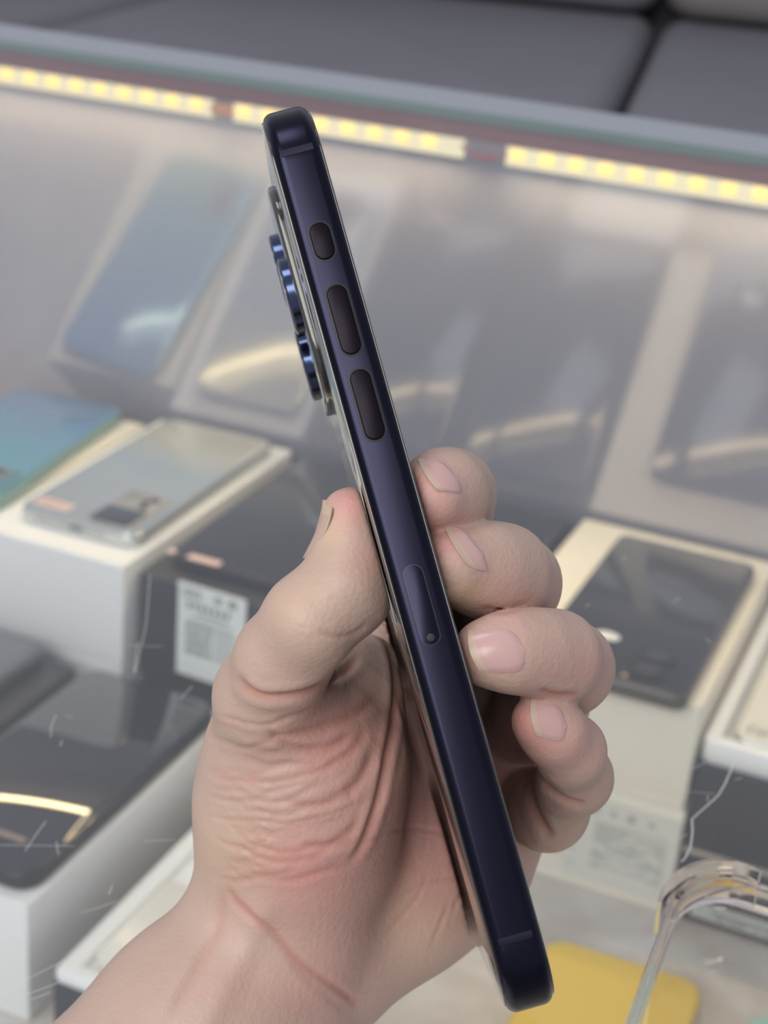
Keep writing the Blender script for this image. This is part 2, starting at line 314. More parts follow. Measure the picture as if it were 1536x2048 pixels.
# two black boxes with glossy black phones
ZB = -372.0
for i, (x0, x1) in enumerate(((-388.5, -298.5), (-296, -205))):
    retail_box(('black phone box, lower one below the box with the white label', 'black phone box, lower one behind the hand')[i], x0+1, x1-1, 650, 832, BASEZ, -431.2, BLACKC)
    bx = retail_box(('black phone box with a white barcode label on its front', 'black phone box without a label, standing behind the fingers')[i], x0, x1, 647, 833, -431, ZB, BLACKC)
    ph = lying_phone(('glossy black phone lying on the black box with the white label', 'glossy black phone lying on the black box behind the fingers')[i], (x0+x1)/2+2, 742, ZB, 77, 163, 8, GLOSSB, DARKF, rc=8)
    if i == 0:
        lp = thing('label_sheet', 'white barcode label stuck on the front of the black box', 'label', (-345, 646.4, -424), -0.045)
        part('sheet', mesh('sheet', *(lambda s: ([(x, z_-0.3, y+27) for x, y, z_ in s[0]], [tuple(reversed(q)) for q in s[1]]))(slab(41, 54, 0.3, 1.5, 0, n=3))), LABEL, lp)
        pr = []; rnd = random.Random(5)
        def q4(x0_, x1_, z0_, z1_): pr.append(([(x0_, -0.45, z0_), (x1_, -0.45, z0_), (x1_, -0.45, z1_), (x0_, -0.45, z1_)], [(0, 1, 2, 3)]))
        for zz in (50, 48, 46): q4(-17, -17+rnd.uniform(9, 12), zz, zz+0.8)
        for xx in np.arange(-14.5, 12, 3.9): q4(xx, xx+2.2, 40.5, 43.5); q4(xx+0.6, xx+1.5, 39.3, 41)
        for xx in np.arange(-8, 9, 1.3): q4(xx, xx+0.9, 37, 38.2)
        for zz in (35.0, 33.5): q4(-13, 13, zz, zz+0.4)
        for zz in (28.5, 23.5, 18.5, 13.5):
            x = -15
            while x < 1: e = rnd.uniform(0.3, 0.9); q4(x, x+e, zz, zz+3.4); x += e+rnd.uniform(0.3, 0.6)
            for k in range(2): q4(2.5, 2.5+rnd.uniform(11, 14), zz+0.4+k*1.7, zz+1.1+k*1.7)
        part('label_print', join('label_print', pr, False), PRINT, lp, kind='stuff')
        for cx_, nm in ((4, 'round_mark'), (12.5, 'square_mark')):
            me = frame_ring(nm, 4.4, 4.4, 0.2, 2.19 if nm == 'round_mark' else 0.9, 1.2, 0.05); me.transform(Matrix.Translation((cx_, -0.3, 48.5)) @ Matrix.Rotation(math.pi/2, 4, 'X')); part(nm, me, PRINT, lp)
        tg = plate('sticker', 19, 6, 0.3, 1, -17.5, -79, 8.2, PINK, ph, 'pale pink sticker'); disc('round_sticker', 2.6, 0.3, -37, -79, 8.2, PINK, ph, 'small round pink sticker')
# white box pair with the black phone
lb = retail_box('white phone box with small print on its front, lower of the pair on the right', -203, -92, 655, 834, BASEZ, -424, CREAM)
def vrows(name, x0, x1, z0, z1, n, y, parent, mt, seedn=1, gap=0.45, prob=0.18, wl=(0.35, 1.1), label=None):
    rnd = random.Random(seedn); ps = []; h = (z1-z0)/n
    for r in range(n):
        x = x0; zb = z0+r*h
        while x < x1:
            e = min(x+rnd.uniform(*wl)*h, x1)
            if rnd.random() > prob: ps.append(([(x, y, zb), (e, y, zb), (e, y, zb+h*(1-gap)), (x, y, zb+h*(1-gap))], [(0, 1, 2, 3)]))
            x = e+h*rnd.uniform(0.08, 0.3)
    return part(name, join(name, ps, False), mt, parent, label, kind='stuff')
part('label_sheet', mesh('label_sheet', [(1, -91.0, 8), (54.8, -91.0, 8), (54.8, -91.0, 54), (1, -91.0, 54), (1, -90.5, 8), (54.8, -90.5, 8), (54.8, -90.5, 54), (1, -90.5, 54)],
     [(0, 1, 2, 3), (7, 6, 5, 4), (0, 4, 5, 1), (1, 5, 6, 2), (2, 6, 7, 3), (3, 7, 4, 0)], False), mat('cream_label', (0.66, 0.65, 0.58), 0.5), lb)
PR2 = mat('pale_print', (0.36, 0.37, 0.35), 0.6)
for k, xx in enumerate((4, 13, 22, 31, 41)): part('symbol', lathe('symbol', [(1.6+0.7*(k % 2), 0), (1.6+0.7*(k % 2), 0.2)], 16, (0, 0, 0)), PR2, lb, loc=(xx, -91.05, 48.5), rot=(math.pi/2, 0, 0))
vrows('front_print', 14, 50, 16, 43, 17, -91.2, lb, PR2, 9, gap=0.55, wl=(1, 6)); vrows('side_print', -40, 6, 14, 30, 9, -91.2, lb, PR2, 10, prob=0.45, gap=0.55, wl=(1, 6))
retail_box('cream phone box directly under the black phone with round lenses', -204, -93, 654, 834, -423.8, ZT, CREAM)
gb = lying_phone('black phone with round lenses and a white oval patch lying on the cream box', -137.5, 725, ZT, 77, 164, 8.3, GLOSSB, mat('champagne_rim', (0.10, 0.09, 0.08), 0.25, 0.6), rz=0.0, rc=7)
for (lx, ly, r_) in ((17, -52, 9.5), (16, -67, 9.5)):
    p_ = disc('lens_ring', r_, 1.6, lx, ly, 8.5, mat('olive_black_ring', (0.03, 0.033, 0.028), 0.2, 0.5), gb); disc('lens', r_-3, 0.4, lx, ly, 10.1, LENS, p_)
part('oval_patch', lathe('oval_patch', [(4.2, 0), (4.0, 0.2)], 24, (0, 0, 0), 1.55), LABEL, gb, 'white oval patch', loc=(-10.5, -42, 8.6))  # plain white oval disc on the phone back
for (lx, r_) in ((-1, 2.2), (7.5, 2.2)): disc('flash_or_glint', r_*0.6, 0.4, lx, -76, 8.5, mat('amber_glint', (0.6, 0.4, 0.15), 0.3), gb)  # amber discs painted as reflections of the strip lights in the black glass
# black stack at the far right with the white phone tray
retail_box('black phone box at the bottom of the far right stack, with a silver strip label', -91.5, 8, 656, 834, BASEZ, -446, BLACKC)
sb = [o for o in C.objects if o.name.startswith('phone_box')][-1]
part('strip_label', mesh('strip_label', *(lambda s: ([(x, z_-91.9, y+10.5) for x, y, z_ in s[0]], [tuple(reversed(q)) for q in s[1]]))(slab(84, 9, 0.3, 0.8, 0, n=3, off=(2.5, 0, 0)))), mat('grey_label', (0.50, 0.54, 0.50), 0.4), sb, 'silver grey strip label')
vrows('strip_print', -30, 2, 8, 13, 2, -92.2, sb, PRINT, 4); 
ub = retail_box('black phone box on top of the far right stack, with a beige lower edge', -91, 8, 655, 834, -445.7, -396, BLACKC, seam=3.2)
ub.children[0].data.materials[0] = mat('beige_edge', (0.42, 0.37, 0.29), 0.5)
tr = thing('box_tray', 'white open box tray holding a white phone at the far right', 'tray', (-43, 748, -396))
part('rim', frame_ring('rim', 95, 180, 12, 5, 7), WHITE, tr); part('tray_floor', slabm('tray_floor', 90, 175, 2, 3, 0.3), WHITE, tr)
wp = lying_phone('white phone lying in the white tray at the far right', -43, 750, -393.9, 74, 158, 8, mat('ivory_glass', (0.72, 0.70, 0.60), 0.12, coat=0.8), mat('silver_metal'), rc=8)
rows('back_print', -31, -10, -72, -64, 3, 8.4, wp, PRINT, 12); plate('sticker', 12, 3, 0.1, 0.5, 2, -66, 8.3, PINK, wp, 'pale pink sticker')
# front row, left: white box with glossy black phone
retail_box('large white phone box in the lower left corner, under the glossy black phone', -402, -318.3, 446.5, 622, BASEZ, -423, WHITE, seam=0.5)
fp = lying_phone('glossy black phone lying face up on the large white box, lower left', -358.8, 533, -423, 77, 163, 9, GLOSSB, DARKF, rc=11, re=2.8, lip=0.6)
plate('speaker_slit', 15, 3.2, 0.15, 1.5, 14, -60, 9.25, mat('bronze_slit', (0.30, 0.22, 0.17), 0.35), fp, 'bronze slit near the lower end'); disc('sensor', 2.2, 0.15, -6, -68, 9.25, mat('bronze_slit'), fp)
retail_box('black phone box left of the large white box, lower left', -505, -412, 470, 624, BASEZ, -424, BLACKC)
lying_phone('dark phone with grey rounded edge, at the left border beside the large white box', -467, 545, -424, 80, 160, 9, mat('slate_glass', (0.05, 0.055, 0.07), 0.08, coat=1), mat('slate_rim', (0.12, 0.12, 0.13), 0.25, 0.7), rc=12, re=3)
retail_box('low dark box under the white tray beside the wrist', -299, -222, 436, 612, BASEZ, -446, mat('navy_card', (0.03, 0.033, 0.05), 0.5), seam=2)
tr2 = thing('box_tray', 'white moulded tray lying on the low dark box beside the wrist', 'tray', (-260.5, 524, -446))
part('rim', frame_ring('rim', 77, 176, 6, 4, 9, 1.0), WHITE, tr2, loc=(0, 0, 0)); part('tray_floor', slabm('tray_floor', 72, 170, 2.2, 3, 0.3), WHITE, tr2)
plate('charger_block', 30, 60, 6, 4, -12, -46, 2.2, mat('gloss_white', (0.78, 0.76, 0.68), 0.2), tr2)
# cases lying on the paper
yc = thing('phone_case', 'yellow phone case lying on the marbled paper behind the clear case', 'phone case', (-97, 527, BASEZ), 0.03)
part('shell', slabm('shell', 74, 152, 9, 11, 3, n=8, m_=5), mat('yellow_silicone', (0.72, 0.50, 0.06), 0.5), yc)
tcs = thing('phone_case', 'pale teal phone case in the lower right corner', 'phone case', (0, 522, BASEZ), 0.03)
part('shell', slabm('shell', 76, 152, 9, 11, 3, n=8, m_=5), mat('teal_silicone', (0.36, 0.58, 0.54), 0.5), tcs)
# clear case lying on the counter glass
sl = math.atan(GS); cb = Vector((-2.5, 248, 0)); cb.z = glass_z(cb.y)+0.4
cc = thing('clear_phone_case', 'clear plastic phone case lying on the glass top, lower right corner', 'phone case', cb); cc.rotation_euler = (sl, 0, 0.0)
CLR = bpy.data.materials.new('clear_plastic'); CLR.use_nodes = True; b_ = CLR.node_tree.nodes['Principled BSDF']; b_.inputs['Base Color'].default_value = (0.93, 0.89, 0.86, 1); b_.inputs['Transmission Weight'].default_value = 1; b_.inputs['Roughness'].default_value = 0.04; b_.inputs['IOR'].default_value = 1.22
THIN = glassmat('thin_clear_plate', (0.97, 0.96, 0.94), 1.35)
part('rim', frame_ring('rim', 83, 168, 10, 13.5, 2.0, 0.8), CLR, cc)
part('back_plate', slabm('back_plate', 79, 164, 0.9, 11.5, 0.2, n=8), THIN, cc)
def corner_arc(name, R, r0, h, cx, cy, a0, a1, z0):
    V, F = [], []; n = 16
    for i in range(n+1):
        t_ = i/n; a = math.radians(a0+(a1-a0)*t_); th = r0*math.sin(math.pi*min(max(t_, 0.03), 0.97))**0.6
        for (rr, zz) in ((R, z0), (R, z0+h), (R-th, z0+h), (R-th, z0)): V.append((cx+rr*math.cos(a), cy+rr*math.sin(a), zz))
    for i in range(n):
        for j in range(4): F.append((i*4+j, (i+1)*4+j, (i+1)*4+(j+1) % 4, i*4+(j+1) % 4))
    F += [(3, 2, 1, 0), (n*4, n*4+1, n*4+2, n*4+3)]
    return mesh(name, V, F, True, 40)
part('corner_bumper', corner_arc('corner_bumper', 16, 3.4, 11.5, -28, 70.5, 75, 190, 0), CLR, cc, 'thick corner bumper')
part('inner_lip', corner_arc('inner_lip', 13.5, 6.0, 1.2, -28, 70.5, 70, 205, 9.0), CLR, cc, 'crescent shaped inner lip')

# sofa ------------------------------------------------------------------------
sofa = thing('sofa', 'grey upholstered sofa behind the display case', 'sofa', (-760, 2000, -H0), 0.20)
SF = mat('grey_upholstery', (0.19, 0.185, 0.205), 0.75, bump=0.25, bscale=500, var=0.12, vscale=5); SF2 = mat('taupe_upholstery', (0.22, 0.205, 0.20), 0.8, bump=0.25, bscale=500, var=0.1, vscale=5)
def cush(name, x0, x1, y0, y1, z0, z1, mt, re=35, rx=0.0):
    me = slabm(name, x1-x0, y1-y0, z1-z0, 60, re, n=6, m_=5, angle=80)
    if rx: me.transform(Matrix.Rotation(rx, 4, 'X'))
    me.transform(Matrix.Translation(((x0+x1)/2, (y0+y1)/2, z0))); return part(name, me, mt, sofa)
for x0, x1 in ((-1060, -408), (-400, 252), (260, 912)): cush('seat_cushion', x0, x1, -640, 420, 350, 500, SF)
for x0, x1 in ((-1060, -408), (-400, 252), (260, 912)): cush('back_cushion', x0, x1, 330, 520, 505, 1000, SF2 if x0 > 200 else SF)
part('frame', boxm('frame', -1150, 1000, -630, 640, 40, 348, 20), SF, sofa); part('backrest', boxm('backrest', -1150, 1000, 525, 640, 349, 960, 20), SF, sofa)
for x, y in ((-1100, -580), (950, -580), (-1100, 590), (950, 590)): part('leg', boxm('leg', x-25, x+25, y-25, y+25, 0, 40), mat('dark_laminate'), sofa)

# ------------------------------------------------------------------ held phone
def CP(px, py, d): return Vector(((px-768)/FPX*d, (py-1024)/FPX*d, d))
def cam2w(v): return CR*v[0]+CD*v[1]+CF*v[2]
PT, PB = CP(560, 178, 272), CP(1078, 2046, 258)
PW, PL, PH = 76.7, (PT-PB).length, 8.25
U = (PT-PB).normalized(); W0 = Vector((0, 0, 1)); W0 = (W0-U*W0.dot(U)).normalized(); V0 = W0.cross(U)
YAW = math.radians(2.6)
WD = (W0*math.cos(YAW)-V0*math.sin(YAW)).normalized(); VD = WD.cross(U)
PO = (PT+PB)/2+WD*(PW/2)-VD*(PH/2)
def toM(x, y, z, o):
    a, b, c, p = cam2w(x), cam2w(y), cam2w(z), W(cam2w(o))
    return Matrix(((a.x, b.x, c.x, p.x), (a.y, b.y, c.y, p.y), (a.z, b.z, c.z, p.z), (0, 0, 0, 1)))
hp = thing('smartphone', 'dark blue metal phone held on edge in the hand, buttons towards the viewer', 'phone', mat4=toM(WD, U, VD, PO))
BLUEM = mat('blue_titanium', (0.018, 0.018, 0.031), 0.24, 1.0, var=0.10, vscale=40); BTN = mat('button_metal', (0.012, 0.010, 0.013), 0.32, 1.0)
part('frame', slabm('frame', PW, PL, PH, 12.5, 1.9, n=14, m_=7, angle=60), BLUEM, hp)
part('back_glass', slabm('back_glass', PW-2.6, PL-2.6, 0.5, 11.2, 0.22, n=14, m_=2, off=(0, 0, -0.2)), mat('olive_back_glass', (0.045, 0.045, 0.04), 0.12, 0.3, coat=0.8), hp)
part('screen_glass', slabm('screen_glass', PW-2.4, PL-2.4, 0.5, 11.3, 0.22, n=14, m_=2, off=(0, 0, PH-0.28)), GLOSSB, hp)
def along(px, py):
    a = Vector((560, 178)); b = Vector((1078, 2046)); t_ = (Vector((px, py))-a).dot(b-a)/(b-a).length_squared
    return PL/2-PL*t_*272/((1-t_)*258+t_*272)
def side_slab(name, yc_, ln, wd, pr, mt, label=None, re=0.25, parent=None, z=None):
    V, F = slab(wd, ln, pr+0.6, wd/2*0.98, re, n=8, m_=3); z = PH/2 if z is None else z
    return part(name, mesh(name, [(-PW/2+0.6-c, b+yc_, -a+z) for a, b, c in V], F, True, 40), mt, parent or hp, label)
def btn(name, p0, p1, wd, label):
    y0, y1 = along(*p0), along(*p1); k = side_slab(name, (y0+y1)/2, abs(y1-y0), wd, 0.28, BTN, label)
    return side_slab('groove', (y0+y1)/2, abs(y1-y0)+0.7, wd+0.7, 0.03, mat('groove_black', (0.006, 0.006, 0.008), 0.5), parent=k, re=0.02)
btn('action_button', (632, 446), (651, 520), 3.5, 'short dark button'); btn('volume_button', (666, 571), (706, 709), 3.5, 'long dark button, upper'); btn('volume_button', (716, 739), (756, 879), 3.5, 'long dark button, lower')
ys0, ys1 = along(826, 1130), along(869, 1288)
st = side_slab('card_tray', (ys0+ys1)/2, abs(ys1-ys0), 3.2, 0.02, BLUEM, 'card tray with a pin hole', re=0.01, z=PH/2-0.2)
side_slab('groove', (ys0+ys1)/2, abs(ys1-ys0)+0.25, 3.45, 0.008, mat('groove_grey', (0.03, 0.03, 0.045), 0.4), parent=st, re=0.005, z=PH/2-0.2)
yh = along(868, 1273); side_slab('pin_hole', yh, 1.3, 1.3, 0.04, mat('groove_black'), parent=st, re=0.02, z=PH/2-0.2); 
for yy in (along(592, 300), along(1019, 1880)):
    part('antenna_line', slabm('antenna_line', PW+0.04, 1.2, PH-2.6, 0.02, 0, off=(0, yy, 1.3)), mat('antenna_band', (0.020, 0.019, 0.030), 0.40, 1.0), hp, 'thin grey antenna line')
# camera plateau on the back, far side
PX = PW/2-4-20.5; py_t = PL/2-3.6
cp = part('camera_plateau', slabm('camera_plateau', 41, 43, 2.0, 10, 0.9, n=8, m_=4, off=(PX, py_t-21.5, -1.5)), mat('olive_back_glass'), hp)
for (lx, ly) in ((-9.5, 0), (9.5, 10.2), (9.5, -10.2)):
    cx, cy = PX+lx, py_t-21.5+ly
    rg = part('lens_ring', lathe('lens_ring', [(7.6, -1.5), (7.6, -2.9), (7.2, -3.2), (6.4, -3.2)], 40, (cx, cy, 0)), mat('blue_ring', (0.07, 0.09, 0.16), 0.15, 1.0), cp)
    part('lens', lathe('lens', [(6.3, -3.0), (6.3, -3.3), (6.1, -3.35)], 32, (cx, cy, 0)), LENS, rg)
disc('flash_or_glint', 3, 0.3, PX+10.5, py_t-21.5+15, -1.75, mat('flash_cream', (0.7, 0.65, 0.5), 0.3), cp)

# ------------------------------------------------------------------ the hand (one continuous surface grown from a distance field, in mm of the camera's frame)
CELL = 0.6
LO = np.array([-92.0, -14.0, 262.0]); HI = np.array([46.0, 142.0, 376.0])
NX, NY, NZ = [int((h-l)/CELL)+1 for l, h in zip(LO, HI)]
AX = [(LO[i]+CELL*np.arange(n)).astype(np.float32) for i, n in enumerate((NX, NY, NZ))]
def newf(): return np.full((NX, NY, NZ), 9.0, np.float32)
def smin(a, b, k):
    h = np.maximum(k-np.abs(a-b), 0)/k; return np.minimum(a, b)-h*h*k*0.25
def cone(Fd, a, b, r1, r2, k=3.0, fl=1.0):
    """tapered capsule from a to b; fl > 1 makes it deeper (along the view) than it is wide"""
    a = np.array(a, np.float32); b = np.array(b, np.float32); R_ = max(r1, r2)*max(1, fl)+k+3
    i0 = np.maximum(((np.minimum(a, b)-R_-LO)/CELL).astype(int), 0); i1 = np.minimum(((np.maximum(a, b)+R_-LO)/CELL).astype(int)+2, [NX, NY, NZ])
    if (i1 <= i0).any(): return
    x = AX[0][i0[0]:i1[0], None, None]-a[0]; y = AX[1][None, i0[1]:i1[1], None]-a[1]; z = AX[2][None, None, i0[2]:i1[2]]-a[2]
    ba = b-a; bb = float(ba@ba)+1e-6
    t = np.clip((x*ba[0]+y*ba[1]+z*ba[2])/bb, 0, 1)
    dx = x-t*ba[0]; dy = y-t*ba[1]; dz = (z-t*ba[2])/fl
    d = np.sqrt(dx*dx+dy*dy+dz*dz)-(r1+(r2-r1)*t)
    s = np.s_[i0[0]:i1[0], i0[1]:i1[1], i0[2]:i1[2]]
    Fd[s] = smin(Fd[s], d, k)
def c3(p): return tuple(CP(*p))
def chain(Fd, pts, k=3.0, fl=1.0):
    """pts: (px, py, depth, radius mm)"""
    for p, q in zip(pts[:-1], pts[1:]): cone(Fd, c3(p[:3]), c3(q[:3]), p[3], q[3], k, fl)
F_ = newf()
# forearm and wrist
chain(F_, [(-380, 2850, 272, 22.5), (60, 2400, 298, 21.2), (400, 2056, 318, 20.6), (560, 1880, 325, 19.0)], 6)
chain(F_, [(-230, 2950, 278, 21.5), (230, 2430, 300, 19.0), (500, 2110, 322, 17.5), (650, 1900, 336, 15.0)], 6)
# palm: metacarpals
for q in ((830, 1350, 353, 11.0), (930, 1420, 358, 11.0), (1005, 1500, 353, 10.5), (1030, 1590, 345, 10.5)):
    chain(F_, [(620, 1900, 336, 13.0), (0.5*(620+q[0]), 0.5*(1900+q[1]), 0.5*(336+q[2])+2, 12.5), q], 9)
chain(F_, [(985, 1570, 350, 12.2), (915, 1722, 349, 14.2), (800, 1800, 343, 14.6), (690, 1862, 336, 14.6)], 8)   # heel, little finger side
# thenar
chain(F_, [(572, 1760, 322, 17.0), (592, 1640, 317, 18.0), (606, 1530, 312, 18.0), (562, 1420, 302, 11.5)], 9)
chain(F_, [(620, 1650, 324, 17.0), (668, 1520, 322, 12.5), (693, 1390, 322, 9.6), (735, 1330, 328, 6.0)], 7)
TH = newf()
chain(TH, [(540, 1392, 296, 9.6), (566, 1318, 287, 8.4), (622, 1240, 280, 8.1), (690, 1170, 280, 7.4), (703, 1095, 281, 6.1), (701, 1034, 281, 5.3)], 3.0, 1.18)
cone(TH, c3((700, 1190, 281)), c3((716, 1120, 280)), 6.9, 4.6, 3.5)
chain(TH, [(560, 1440, 306, 10.0), (540, 1392, 298, 9.6)], 5)
# fingers: palm joint -> middle joint -> end joint -> tip
FG = {
 'index': [(818, 1350, 349, 9.8), (852, 1170, 336, 9.2), (893, 1020, 318, 8.3), (897, 990, 296, 7.9), (888, 985, 283, 7.0), (862, 992, 276, 6.0)],
 'middle': [(930, 1410, 357, 9.8), (990, 1270, 336, 9.2), (1024, 1166, 304, 8.5), (1003, 1146, 290, 8.1), (962, 1138, 284, 7.5), (900, 1130, 277, 6.6)],
 'ring': [(1005, 1500, 352, 9.4), (1085, 1405, 330, 8.7), (1132, 1335, 299, 8.1), (1108, 1313, 285, 7.5), (1060, 1303, 279, 6.6), (1010, 1303, 275, 5.9), (965, 1306, 273, 5.2)],
 'pinky': [(1030, 1600, 344, 8.8), (1095, 1620, 328, 7.6), (1150, 1555, 306, 6.4), (1140, 1500, 292, 5.7), (1105, 1462, 285, 5.2), (1074, 1440, 282, 4.5)]}
FF = {}
for nm, pts in FG.items():
    f = newf(); chain(f, pts, 4.5); FF[nm] = f
F_ = smin(F_, TH, 2.5)
for nm in ('index', 'middle', 'ring', 'pinky'):
    F_ = smin(F_, FF[nm], 0.7)
# flesh gives way to the phone it holds
Zp = np.array(PO, np.float32); px_ = AX[0][:, None, None]-Zp[0]; py_ = AX[1][None, :, None]-Zp[1]; pz_ = AX[2][None, None, :]-Zp[2]
qx = np.abs(px_*WD[0]+py_*WD[1]+pz_*WD[2])-(PW/2-2); qy = np.abs(px_*U[0]+py_*U[1]+pz_*U[2])-(PL/2-2); qz = np.abs((px_*VD[0]+py_*VD[1]+pz_*VD[2])-PH/2)-(PH/2-2)
pd = np.sqrt(np.maximum(qx, 0)**2+np.maximum(qy, 0)**2+np.maximum(qz, 0)**2)+np.minimum(np.maximum(np.maximum(qx, qy), qz), 0)-2.55
F_ = np.maximum(F_, -pd); del pd, qx, qy, qz
def surface_nets(S):
    ins = S < 0
    n0, n1, n2 = S.shape
    cnt = np.zeros((n0-1, n1-1, n2-1), np.uint8)
    for i in (0, 1):
        for j in (0, 1):
            for k in (0, 1): cnt += ins[i:n0-1+i, j:n1-1+j, k:n2-1+k]
    act = (cnt > 0) & (cnt < 8); idx = -np.ones(act.shape, np.int32); I = np.argwhere(act); idx[act] = np.arange(len(I))
    acc = np.zeros((len(I), 3)); num = np.zeros(len(I))
    cs = [(0, 0, 0), (1, 0, 0), (0, 1, 0), (1, 1, 0), (0, 0, 1), (1, 0, 1), (0, 1, 1), (1, 1, 1)]
    for a in range(8):
        for b in range(a+1, 8):
            if sum(abs(x-y) for x, y in zip(cs[a], cs[b])) != 1: continue
            A = S[I[:, 0]+cs[a][0], I[:, 1]+cs[a][1], I[:, 2]+cs[a][2]]; B = S[I[:, 0]+cs[b][0], I[:, 1]+cs[b][1], I[:, 2]+cs[b][2]]
            m_ = (A < 0) != (B < 0); t = np.where(m_, A/(A-B+1e-12), 0)
            p = np.array(cs[a])+t[:, None]*(np.array(cs[b])-np.array(cs[a])); acc += p*m_[:, None]; num += m_
    V = I+acc/num[:, None]; Q = []
    for ax in range(3):
        o1, o2 = [(1, 2), (2, 0), (0, 1)][ax]
        sl0 = [slice(1, -1)]*3; sl0[ax] = slice(0, -1); sl1 = list(sl0); sl1[ax] = slice(1, None)
        A = ins[tuple(sl0)]; B = ins[tuple(sl1)]; E_ = np.argwhere(A != B); sg = A[A != B]
        E_ = E_+np.array([0 if i == ax else 1 for i in range(3)])
        def sh(d1, d2):
            P_ = E_.copy(); P_[:, o1] -= d1; P_[:, o2] -= d2; return idx[P_[:, 0], P_[:, 1], P_[:, 2]]
        q = np.stack([sh(1, 1), sh(0, 1), sh(0, 0), sh(1, 0)], 1); q[~sg] = q[~sg][:, ::-1]; Q.append(q)
    Q = np.concatenate(Q); Q = Q[(Q >= 0).all(1)]; return V, Q
F_[:, -2:, :] = 1; F_[:2] = np.maximum(F_[:2], 1)
SV, SQ = surface_nets(F_)
SV = SV*CELL+LO
def gradn(P):
    g = np.zeros_like(P); e = CELL
    def smp(X):
        u = np.clip((X-LO)/CELL, 0, np.array([NX, NY, NZ])-1.001); i = u.astype(int); f = u-i; r = 0
        for a in (0, 1):
            for b in (0, 1):
                for c in (0, 1):
                    wt = (f[:, 0] if a else 1-f[:, 0])*(f[:, 1] if b else 1-f[:, 1])*(f[:, 2] if c else 1-f[:, 2]); r = r+wt*F_[i[:, 0]+a, i[:, 1]+b, i[:, 2]+c]
        return r
    for k in range(3):
        d = np.zeros(3); d[k] = e; g[:, k] = smp(P+d)-smp(P-d)
    return g/(np.linalg.norm(g, axis=1)[:, None]+1e-9), smp
# smooth the surface a little (umbrella relaxation)
ed = np.concatenate([SQ[:, [0, 1]], SQ[:, [1, 2]], SQ[:, [2, 3]], SQ[:, [3, 0]]]); 
def relax(V, n=4):
    for _ in range(n):
        a = np.zeros_like(V); c = np.zeros(len(V))
        np.add.at(a, ed[:, 0], V[ed[:, 1]]); np.add.at(a, ed[:, 1], V[ed[:, 0]]); np.add.at(c, ed[:, 0], 1); np.add.at(c, ed[:, 1], 1)
        V = V*0.5+0.5*a/np.maximum(c, 1)[:, None]
    return V
SV = relax(SV, 5)
NRM, smp_ = gradn(SV)
pu = SV[:, 0]/SV[:, 2]*FPX+768; pv = SV[:, 1]/SV[:, 2]*FPX+1024
front = np.clip(-(NRM*SV/np.linalg.norm(SV, axis=1)[:, None]).sum(1)*3, 0, 1)
def segdist(pts, taper=False):
    best = np.full(len(SV), 1e9); par = np.zeros(len(SV)); n_ = len(pts)-1
    for k_, ((x0, y0), (x1, y1)) in enumerate(zip(pts[:-1], pts[1:])):
        bx, by = x1-x0, y1-y0; t = np.clip(((pu-x0)*bx+(pv-y0)*by)/(bx*bx+by*by+1e-9), 0, 1); d_ = np.hypot(pu-x0-t*bx, pv-y0-t*by); m_ = d_ < best; best[m_] = d_[m_]; par[m_] = (k_+t[m_])/n_
    if not taper: return best
    e_ = np.clip(np.minimum(par, 1-par)*5+0.05, 0, 1); return best, e_*e_*(3-2*e_)
def smooth_line(pts, n=5):
    out = []
    P_ = [np.array(p, float) for p in pts]; P_ = [2*P_[0]-P_[1]]+P_+[2*P_[-1]-P_[-2]]
    for i in range(1, len(P_)-2):
        for k in range(n):
            t = k/n; out.append(tuple(0.5*((2*P_[i])+(-P_[i-1]+P_[i+1])*t+(2*P_[i-1]-5*P_[i]+4*P_[i+1]-P_[i+2])*t*t+(-P_[i-1]+3*P_[i]-3*P_[i+1]+P_[i+2])*t**3)))
    out.append(tuple(P_[-2])); return out
disp = np.zeros(len(SV)); redm = np.zeros(len(SV)); crm = np.zeros(len(SV))
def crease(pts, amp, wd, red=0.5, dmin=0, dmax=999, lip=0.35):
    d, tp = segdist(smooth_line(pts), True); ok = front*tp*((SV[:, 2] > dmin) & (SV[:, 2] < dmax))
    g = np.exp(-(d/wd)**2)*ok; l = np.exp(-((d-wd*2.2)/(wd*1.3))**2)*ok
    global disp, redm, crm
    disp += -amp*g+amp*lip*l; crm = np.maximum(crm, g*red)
crease([(470, 1345), (500, 1382), (545, 1395), (620, 1383), (690, 1342), (722, 1305)], 0.9, 8, 1.0)
crease([(632, 1262), (668, 1272), (705, 1268), (742, 1242)], 0.3, 5, 0.5, lip=0.2)
crease([(752, 1248), (780, 1300), (790, 1360), (787, 1440), (772, 1520), (756, 1600), (728, 1680), (690, 1740)], 0.9, 7, 0.9)
crease([(775, 1190), (790, 1290), (800, 1390), (818, 1465), (838, 1520), (843, 1580)], 0.6, 7, 0.7)
crease([(835, 1385), (850, 1450), (870, 1500)], 0.5, 8, 0.6)
crease([(452, 1765), (475, 1805), (535, 1852), (600, 1925), (690, 1990), (722, 2015)], 0.5, 8, 0.8, lip=0.08)
crease([(452, 1765), (436, 1850), (392, 1940), (332, 2050)], 0.35, 12, 0.3)
crease([(560, 1905), (640, 1980), (700, 2030)], 0.15, 8, 0.3)
crease([(1085, 1560), (1110, 1585), (1140, 1602), (1175, 1610)], 0.6, 6, 0.7)
crease([(1050, 1545), (1062, 1600), (1085, 1650), (1108, 1680)], 0.7, 9, 0.9)
crease([(1075, 1380), (1110, 1391), (1160, 1392)], 0.5, 7, 0.7)
crease([(960, 1216), (1010, 1222), (1060, 1208)], 0.3, 6, 0.4)
# raised tendon at the wrist
dT = segdist([(520, 1830), (470, 1930), (405, 2060)]); disp += 0.9*np.exp(-(dT/32)**2)*front
